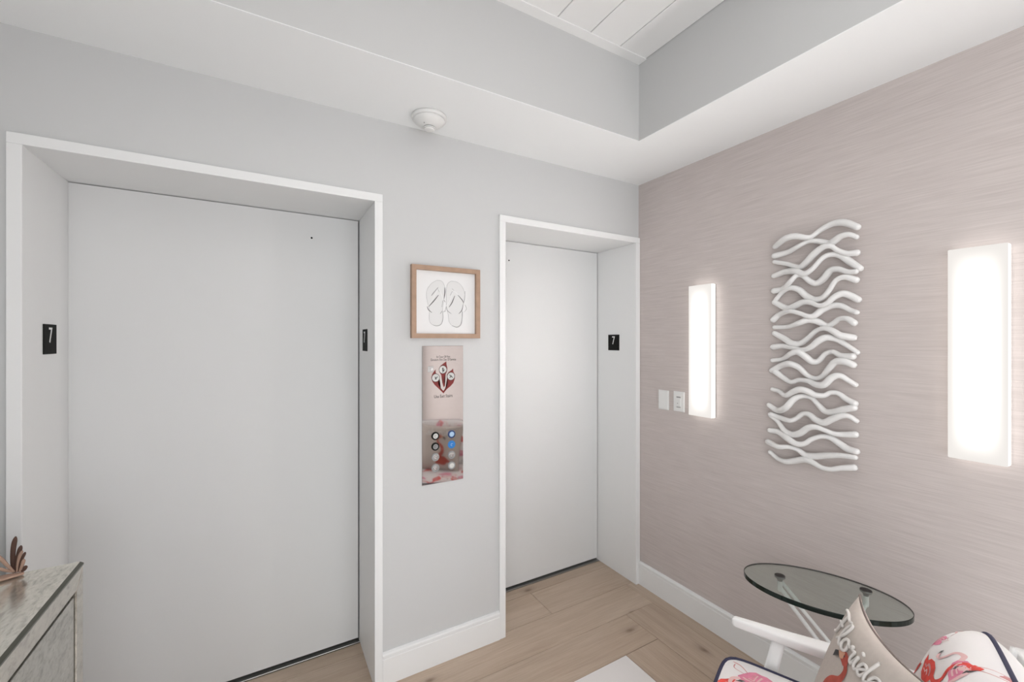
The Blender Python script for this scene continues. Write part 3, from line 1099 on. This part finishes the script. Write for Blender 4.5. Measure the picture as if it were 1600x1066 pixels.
class Cushion:
    """padded square: local x,y in [-w/2,w/2]x[-h/2,h/2], thickness along z"""

    def __init__(s, w, h, T, p=2.5, q=.5, corner=0, ear=0.0, floor=0.0, wrinkle=0.0, bow=0.0):
        s.w, s.h, s.T, s.p, s.q, s.corner, s.ear, s.floor, s.wr, s.bow = w, h, T, p, q, corner, ear, floor, wrinkle, bow

    rear = 1.0          # fullness of the back half

    def at(s, u, v, side=1, off=0.0):
        k = 1.0
        if s.corner and (u or v):
            k = max(abs(u), abs(v)) / (abs(u) ** s.corner + abs(v) ** s.corner) ** (1.0 / s.corner)
        x = k * u * (1 - s.ear * (1 - abs(v) ** 3))
        y = k * v * (1 - s.ear * (1 - abs(u) ** 3))
        sag = s.bow * (1 - u * u) * max(0.0, v) ** 2
        t = s.T * (1.0 if side > 0 else s.rear) * (sup(u, s.p, s.q) * sup(v, s.p, s.q)) + s.floor
        if s.wr:
            t += s.wr * (math.sin(9 * u + 5 * v) * math.sin(7 * v - 3 * u)) * sup(u, 2, 1) * sup(v, 2, 1)
        return Vector((x * s.w / 2, y * s.h / 2 - sag * .5, side * (t + off) + sag))

    def mesh(s, name, mats, parent, N=36, split=False):
        bm = bmesh.new()
        g = []
        for side in (1, -1):
            rows = []
            for i in range(N + 1):
                # denser near the rim
                a = i / N * 2 - 1
                u = math.sin(a * math.pi / 2)
                r = []
                for j in range(N + 1):
                    c = j / N * 2 - 1
                    v = math.sin(c * math.pi / 2)
                    r.append(bm.verts.new(s.at(u, v, side)))
                rows.append(r)
            g.append(rows)
            for i in range(N):
                for j in range(N):
                    f = bm.faces.new((rows[i][j], rows[i + 1][j], rows[i + 1][j + 1], rows[i][j + 1]))
                    if split and side < 0:
                        f.material_index = 1
        if s.floor == 0:
            bmesh.ops.remove_doubles(bm, verts=bm.verts, dist=1e-5)
        else:
            A, B = g
            for rim in ([(i, 0) for i in range(N + 1)], [(N, j) for j in range(N + 1)], [(i, N) for i in range(N, -1, -1)], [(0, j) for j in range(N, -1, -1)]):
                for (i, j), (k, l) in zip(rim, rim[1:]):
                    bm.faces.new((A[i][j], A[k][l], B[k][l], B[i][j]))
        return from_bm(name, bm, mats, parent, True)

    def rim(s, z=0.0, out=1.0, n=24):
        P = []
        for k in range(n):
            P.append((-1 + 2 * k / n, -1))
        for k in range(n):
            P.append((1, -1 + 2 * k / n))
        for k in range(n):
            P.append((1 - 2 * k / n, 1))
        for k in range(n):
            P.append((-1, 1 - 2 * k / n))
        out_ = []
        for u, v in P:
            q = s.at(u, v, 1)
            out_.append(Vector((q.x * out, q.y * out, z + (q.z if s.floor == 0 else 0))))
        return out_

    def patch(s, bm, pts, mi, off, side=1, rings=4):
        """printed blob: polygon in (u,v), laid on the surface"""
        cx = sum(p[0] for p in pts) / len(pts)
        cy = sum(p[1] for p in pts) / len(pts)
        prev = None
        c = bm.verts.new(s.at(cx, cy, side, off))
        for r in range(1, rings + 1):
            f = r / rings
            ring = [bm.verts.new(s.at(cx + (x - cx) * f, cy + (y - cy) * f, side, off)) for x, y in pts]
            n = len(ring)
            for k in range(n):
                if prev is None:
                    F = bm.faces.new((c, ring[k], ring[(k + 1) % n]))
                else:
                    F = bm.faces.new((prev[k], ring[k], ring[(k + 1) % n], prev[(k + 1) % n]))
                F.material_index = mi
                F.smooth = True
            prev = ring

    def stroke(s, bm, pts, wid, mi, off, side=1, sub=6):
        P = smooth_path([(x, y, 0) for x, y in pts], sub)
        N = len(P)
        asp = s.w / s.h
        prev = None
        for i in range(N):
            t = (P[min(i + 1, N - 1)] - P[max(i - 1, 0)]).normalized()
            f = wid(i / (N - 1)) if callable(wid) else wid
            row = [bm.verts.new(s.at(P[i].x + d * -t.y * f / 2, P[i].y + d * t.x * f / 2 * asp, side, off)) for d in (-1, 0, 1)]
            if prev:
                for k in range(2):
                    F = bm.faces.new((prev[k], prev[k + 1], row[k + 1], row[k]))
                    F.material_index = mi
                    F.smooth = True
            prev = row


PRINT_M = [M_CORAL, M_PINK, M_ROSE, M_PINKL, M_INK]


def flamingo(cu, parent, x, y, size, ang, kind, flip=1, side=1):
    """watercolour flamingo print; size in metres of body length"""
    ca, sa = math.cos(ang), math.sin(ang)

    def T(p):
        a, b = p[0] * flip * size, p[1] * size
        u = (x + a * ca - b * sa) / (cu.w / 2)
        v = (y + a * sa + b * ca) / (cu.h / 2)
        return (max(-.995, min(.995, u)), max(-.995, min(.995, v)))
    bm = bmesh.new()
    ki = {0: 0, 1: 1, 2: 2}[kind]
    nk = {0: 2, 1: 3, 2: 3}[kind]
    s = size / (cu.w / 2)
    # body: teardrop with pointed tail
    body = [(-.62, .34), (-.40, .28), (-.15, .33), (.15, .30), (.38, .18), (.50, .0), (.42, -.20), (.18, -.32), (-.12, -.32), (-.34, -.20), (-.44, -.02), (-.56, .10)]
    cu.patch(bm, [T(p) for p in body], ki, .0007, side)
    # wing strokes
    cu.stroke(bm, [T(p) for p in [(-.35, .12), (-.05, .16), (.22, .04), (.30, -.10)]], .07 * s, nk, .0012, side)
    cu.stroke(bm, [T(p) for p in [(-.28, -.02), (0, .02), (.14, -.10)]], .05 * s, 3, .0012, side)
    # neck, head, beak
    cu.stroke(bm, [T(p) for p in [(.42, -.06), (.70, -.10), (.92, .10), (.85, .42), (.92, .72), (1.12, .78)]], lambda t: .15 * s * (1 - .4 * t), nk if kind else 0, .0009, side)
    cu.patch(bm, [T(p) for p in [(1.02, .84), (1.14, .88), (1.24, .80), (1.22, .68), (1.10, .66), (1.02, .74)]], nk if kind else 0, .0011, side, 2)
    cu.patch(bm, [T(p) for p in [(1.22, .80), (1.30, .66), (1.27, .52), (1.20, .64)]], 4, .0013, side, 2)
    # legs
    cu.stroke(bm, [T(p) for p in [(-.02, -.30), (-.06, -.75), (.04, -1.15)]], .035 * s, 2, .0007, side)
    cu.stroke(bm, [T(p) for p in [(.10, -.30), (.26, -.62), (.08, -.95)]], .03 * s, 2, .0007, side)
    return from_bm_keep('flamingo_print', bm, PRINT_M, parent)


def from_bm_keep(name, bm, mats, parent):
    me = bpy.data.meshes.new(name)
    bm.to_mesh(me)
    bm.free()
    return link(name, me, mats, parent)


# ---- armchair.  local x: towards the pink wall, local y: the way it faces
CR = math.radians(22.0)
chair = tag(empty('armchair', (-.816, -1.375, 0), CR), 'white wooden armchair with flamingo print cushions and navy piping', 'armchair')
SZ = .455
# frame
for sx in (1, -1):
    X = .347 * sx
    # arm: narrow rounded tip widening backwards
    pth = [(sx * .331, .262, .536), (sx * .334, .20, .536), (sx * .340, .10, .536), (sx * .349, 0, .537), (sx * .352, -.12, .539), (sx * .350, -.24, .543), (sx * .340, -.36, .55)]
    szs = [(.026, .028), (.034, .030), (.048, .031), (.060, .031), (.062, .031), (.055, .031), (.036, .03)]
    P = smooth_path(pth, 4)
    S = [Vector((a, b, 0)) for a, b in szs]
    S = [(v.x, v.y) for v in smooth_path(S, 4)]
    beam('arm', P, S, M_WHITE, chair)
    beam('leg', [(sx * .338, .135, .524), (sx * .338, .175, .33), (sx * .338, .235, .0)], [(.030, .036), (.032, .042), (.024, .028)], M_WHITE, chair, (0, 1, 0), round_caps=False)
    beam('leg', [(sx * .300, -.372, .735), (sx * .312, -.355, .55), (sx * .318, -.31, .33), (sx * .318, -.37, .0)], [(.026, .030), (.030, .038), (.032, .044), (.024, .028)], M_WHITE, chair, (0, 1, 0), round_caps=False)
    beam('seat_rail', [(sx * .318, -.32, .325), (sx * .318, .19, .325)], [(.028, .05)] * 2, M_WHITE, chair)
beam('seat_rail', [(-.318, .175, .325), (.318, .175, .325)], [(.028, .05)] * 2, M_WHITE, chair)
beam('seat_rail', [(-.318, -.315, .325), (.318, -.315, .325)], [(.028, .05)] * 2, M_WHITE, chair)
beam('top_rail', smooth_path([(-.312, -.374, .71), (-.17, -.388, .715), (0, -.392, .717), (.17, -.388, .715), (.312, -.374, .71)], 5), [(.024, .055)] * 21, M_WHITE, chair)
for k in range(6):
    x = -.225 + k * .09
    beam('back_slat', [(x, -.325, .34), (x, -.385, .70)], [(.022, .012)] * 2, M_WHITE, chair, (0, 1, 0), round_caps=False)
for k in range(5):
    y = -.22 + k * .09
    beam('seat_slat', [(-.315, y, .345), (.315, y, .345)], [(.05, .012)] * 2, M_WHITE, chair, round_caps=False)
# seat cushion
sc = Cushion(.56, .58, .012, 6, .6, 12, 0, .040)
seat = sc.mesh('seat_cushion', M_FABRIC, chair)
seat.location = (0, -.010, SZ - .050)
tube('piping', sc.rim(.041, 1.004), .0052, M_NAVY, seat, 1, 8, closed=True)
tube('piping', sc.rim(-.041, 1.004), .0052, M_NAVY, seat, 1, 8, closed=True)
# back cushion leaning on the rail
bc = Cushion(.52, .385, .092, 4, .42, 7, 0, 0, .0015)
back = bc.mesh('back_cushion', M_FABRIC, chair)
back.rotation_euler = (math.radians(70.9), 0, math.pi)
back.location = (-.005, -.243, .620)
tube('piping', bc.rim(0, 1.004), .0052, M_NAVY, back, 1, 8, closed=True)
# prints: seat
SEATP = [(.205, .205, .085, 2.4, 1, 1), (.235, .06, .085, -.4, 0, 1), (.14, .235, .08, 1.2, 0, -1), (.08, .12, .10, .4, 1, 1), (.01, .22, .09, 2.2, 0, 1), (-.12, .18, .09, .2, 1, -1), (-.20, .06, .10, 1.4, 0, 1), (-.05, -.02, .10, 2.6, 0, 1), (.12, -.05, .09, .3, 1, 1), (-.22, .22, .08, 1.8, 0, 1)]
for x, y, s_, a, k, fl in SEATP:
    flamingo(sc, seat, x, y, s_, a, k, fl)
BACKP = [(-.10, .085, .085, .3, 0, 1), (-.20, .13, .05, 2.0, 1, 1), (-.20, .02, .08, .3, 0, -1), (-.03, .155, .06, 2.9, 1, 1), (.02, .02, .085, .5, 0, 1), (.08, .12, .085, .2, 1, -1), (.20, .06, .085, .4, 0, 1), (.08, -.08, .085, .3, 1, 1), (-.08, -.09, .085, .2, 0, -1), (.20, -.10, .08, .4, 0, 1), (-.20, -.10, .08, .3, 1, 1)]
for x, y, s_, a, k, fl in BACKP:
    flamingo(bc, back, x, y, s_, a, k, fl)

# ---- Florida pillow on the chair
cw = Matrix.Translation((-.816, -1.375, 0)) @ Matrix.Rotation(CR, 4, 'Z')
tipl = Vector((.219, -.066, .80))
ex = Vector((-.93, -.37, 0)).normalized()       # along the top edge, away from the tip
PSZ = .372
dn = Vector((-.37 * .125, .93 * .125, -.36)).normalized()   # from the top edge down the face
ez = ex.cross(-dn).normalized()
if ez.y < 0:
    ez = -ez
# pillow axes: local x runs tip -> other top corner (reader's left to right), local y up
px_, py_ = ex, -dn
pz_ = px_.cross(py_)
ctr = tipl + ex * PSZ / 2 + dn * PSZ / 2
ml = Matrix(((px_.x, py_.x, pz_.x, ctr.x), (px_.y, py_.y, pz_.y, ctr.y), (px_.z, py_.z, pz_.z, ctr.z), (0, 0, 0, 1)))
pc = Cushion(PSZ, PSZ, .068, 2.4, .52, 0, .05, 0, .0015, .028)
pc.rear = .6         # pressed flat against the back cushion
pil = pc.mesh('throw_pillow', [M_LINEN, M_LINENB], None, 40, True)
pil.matrix_world = cw @ ml
tag(pil, 'beige throw pillow embroidered Florida with coral flamingo on the armchair', 'pillow')
tube('piping', pc.rim(0, 1.0), .0028, M_PIPE, pil, 1, 6, closed=True)


def on_pillow(x, y, off=0.003):
    """x,y metres from the tip corner along the top edge and down"""
    return pc.at(2 * x / PSZ - 1, 1 - 2 * y / PSZ, 1, off)


# lettering as a couched cord, letters in a running script; x to the right, y down
LET = {
    'F': [[(-.2, .10), (.25, .02), (.75, .06), (1.0, .0)], [(.45, .08), (.38, .5), (.25, .9), (.0, 1.0)], [(.12, .5), (.65, .46)]],
    'l': [[(.0, .95), (.35, .6), (.50, .1), (.36, .02), (.24, .3), (.22, .75), (.40, 1.0), (.6, .9)]],
    'o': [[(.0, .9), (.15, .6), (.4, .48), (.18, .55), (.06, .8), (.22, 1.0), (.48, .9), (.52, .62), (.40, .5), (.55, .6), (.75, .58)]],
    'r': [[(.0, .62), (.16, .45), (.22, .58), (.42, .55), (.36, .85), (.46, 1.0), (.62, .9)]],
    'i': [[(.0, .9), (.2, .52), (.16, .85), (.28, 1.0), (.45, .88)]],
    'd': [[(.1, .85), (.48, .56), (.22, .52), (.06, .78), (.2, 1.0), (.42, .85), (.62, .05), (.52, .7), (.58, 1.0), (.78, .9)]],
    'a': [[(.1, .85), (.46, .56), (.22, .52), (.06, .78), (.2, 1.0), (.42, .85), (.48, .55), (.46, .85), (.58, 1.0), (.78, .85)]]}
xx, yy, sc_ = .050, .024, .068
for ch in 'Florida':
    wch = {'F': .8, 'l': .5, 'o': .68, 'r': .55, 'i': .38, 'd': .72, 'a': .7}[ch]
    for st in LET[ch]:
        tube('lettering', [on_pillow(xx + a * sc_ * .82, yy + b * sc_) for a, b in st], .0036, M_CORD, pil, 5, 8)
    if ch == 'i':
        tube('lettering', [on_pillow(xx + .2 * sc_, yy + .26 * sc_), on_pillow(xx + .27 * sc_, yy + .30 * sc_)], .0036, M_CORD, pil, 0, 8)
    xx += wch * sc_ * .82


def pst(name, pts, wid, m, off=.0015):
    bm = bmesh.new()
    pc.stroke(bm, [(2 * x / PSZ - 1, 1 - 2 * y / PSZ) for x, y in pts], wid, 0, off)
    return from_bm_keep(name, bm, m, pil)


def ppatch(name, pts, m, off=.002):
    bm = bmesh.new()
    pc.patch(bm, [(2 * x / PSZ - 1, 1 - 2 * y / PSZ) for x, y in pts], 0, off)
    return from_bm_keep(name, bm, m, pil)


fx, fy = .160, .100      # flamingo head
pst('flamingo_neck', [(fx, fy), (fx + .022, fy + .022), (fx + .014, fy + .055), (fx - .02, fy + .085), (fx - .03, fy + .125), (fx - .005, fy + .165)], lambda t: (.014 + .020 * t ** 1.5) / (PSZ / 2), M_FLAM)
ppatch('flamingo_head', [(fx - .018, fy - .008), (fx, fy - .017), (fx + .018, fy - .010), (fx + .022, fy + .010), (fx + .008, fy + .018), (fx - .012, fy + .012)], M_FLAM, .0028)
ppatch('flamingo_face', [(fx - .032, fy + .004), (fx - .018, fy - .010), (fx - .004, fy - .012), (fx - .002, fy + .006), (fx - .014, fy + .013)], M_PEACH, .0034)
ppatch('flamingo_beak', [(fx - .046, fy + .030), (fx - .044, fy + .010), (fx - .030, fy + .001), (fx - .020, fy + .010), (fx - .030, fy + .018)], M_INK, .0040)
ppatch('flamingo_eye', [(fx - .002, fy - .006), (fx + .002, fy - .008), (fx + .004, fy - .003), (fx, fy - .001)], M_INK, .0048)
ppatch('flamingo_body', [(fx - .10, fy + .20), (fx - .05, fy + .165), (fx + .01, fy + .160), (fx + .04, fy + .185), (fx + .02, fy + .225), (fx - .05, fy + .235)], M_FLAM, .002)

# ---- oval glass side table
TZ = .600
tcx, tcy = -.260, -1.116
tab = tag(empty('side_table', (tcx, tcy, 0)), 'oval green-tinted glass side table on slim white legs', 'side table')
ta = math.atan2(-.887, .462)
ca, sa = math.cos(ta), math.sin(ta)


def oval(a, b, n=72):
    return [(ca * a * math.cos(t) - sa * b * math.sin(t), sa * a * math.cos(t) + ca * b * math.sin(t)) for t in [2 * math.pi * k / n for k in range(n)]]


bm = bmesh.new()
rr = []
for d, z in ((.0015, TZ - .018), (0, TZ - .0165), (0, TZ - .0015), (.0015, TZ)):
    rr.append([bm.verts.new((x, y, z)) for x, y in oval(.2475 - d, .1455 - d)])
for a, b in zip(rr, rr[1:]):
    for k in range(72):
        f = bm.faces.new((a[k], a[(k + 1) % 72], b[(k + 1) % 72], b[k]))
        f.material_index = 1
bm.faces.new(rr[0][::-1])
bm.faces.new(rr[-1])
from_bm('glass_top', bm, [M_GLASS, M_GEDGE], tab)
cl = [Vector((-.286 - tcx, -.986 - tcy, TZ - .018)), Vector((-.116 - tcx, -1.195 - tcy, TZ - .018))]
for c in cl:
    k = lathe('glass_clamp', [(.018, 0), (.018, -.007), (.010, -.013), (.008, -.022)], mat('grey_clamp', (.22, .22, .22), .35, metal=.7), tab, 24, True, c)
    tube('stub', [c + Vector((0, 0, -.020)), c + Vector((0, 0, -.055))], .0085, M_WHITE, tab, 0, 12)
b0 = cl[0] + Vector((0, 0, -.045))
b1 = cl[1] + Vector((0, 0, -.045))
tube('leg', [b0, Vector((-.040 - tcx, -1.300 - tcy, .0075))], .0075, M_WHITE, tab, 0, 12)
tube('leg', [b0 + Vector((.014, .006, .02)), Vector((-.034 - tcx, -1.400 - tcy, .0075))], .0065, M_WHITE, tab, 0, 12)
tube('leg', [b1, Vector((-.420 - tcx, -1.100 - tcy, .0075))], .0075, M_WHITE, tab, 0, 12)
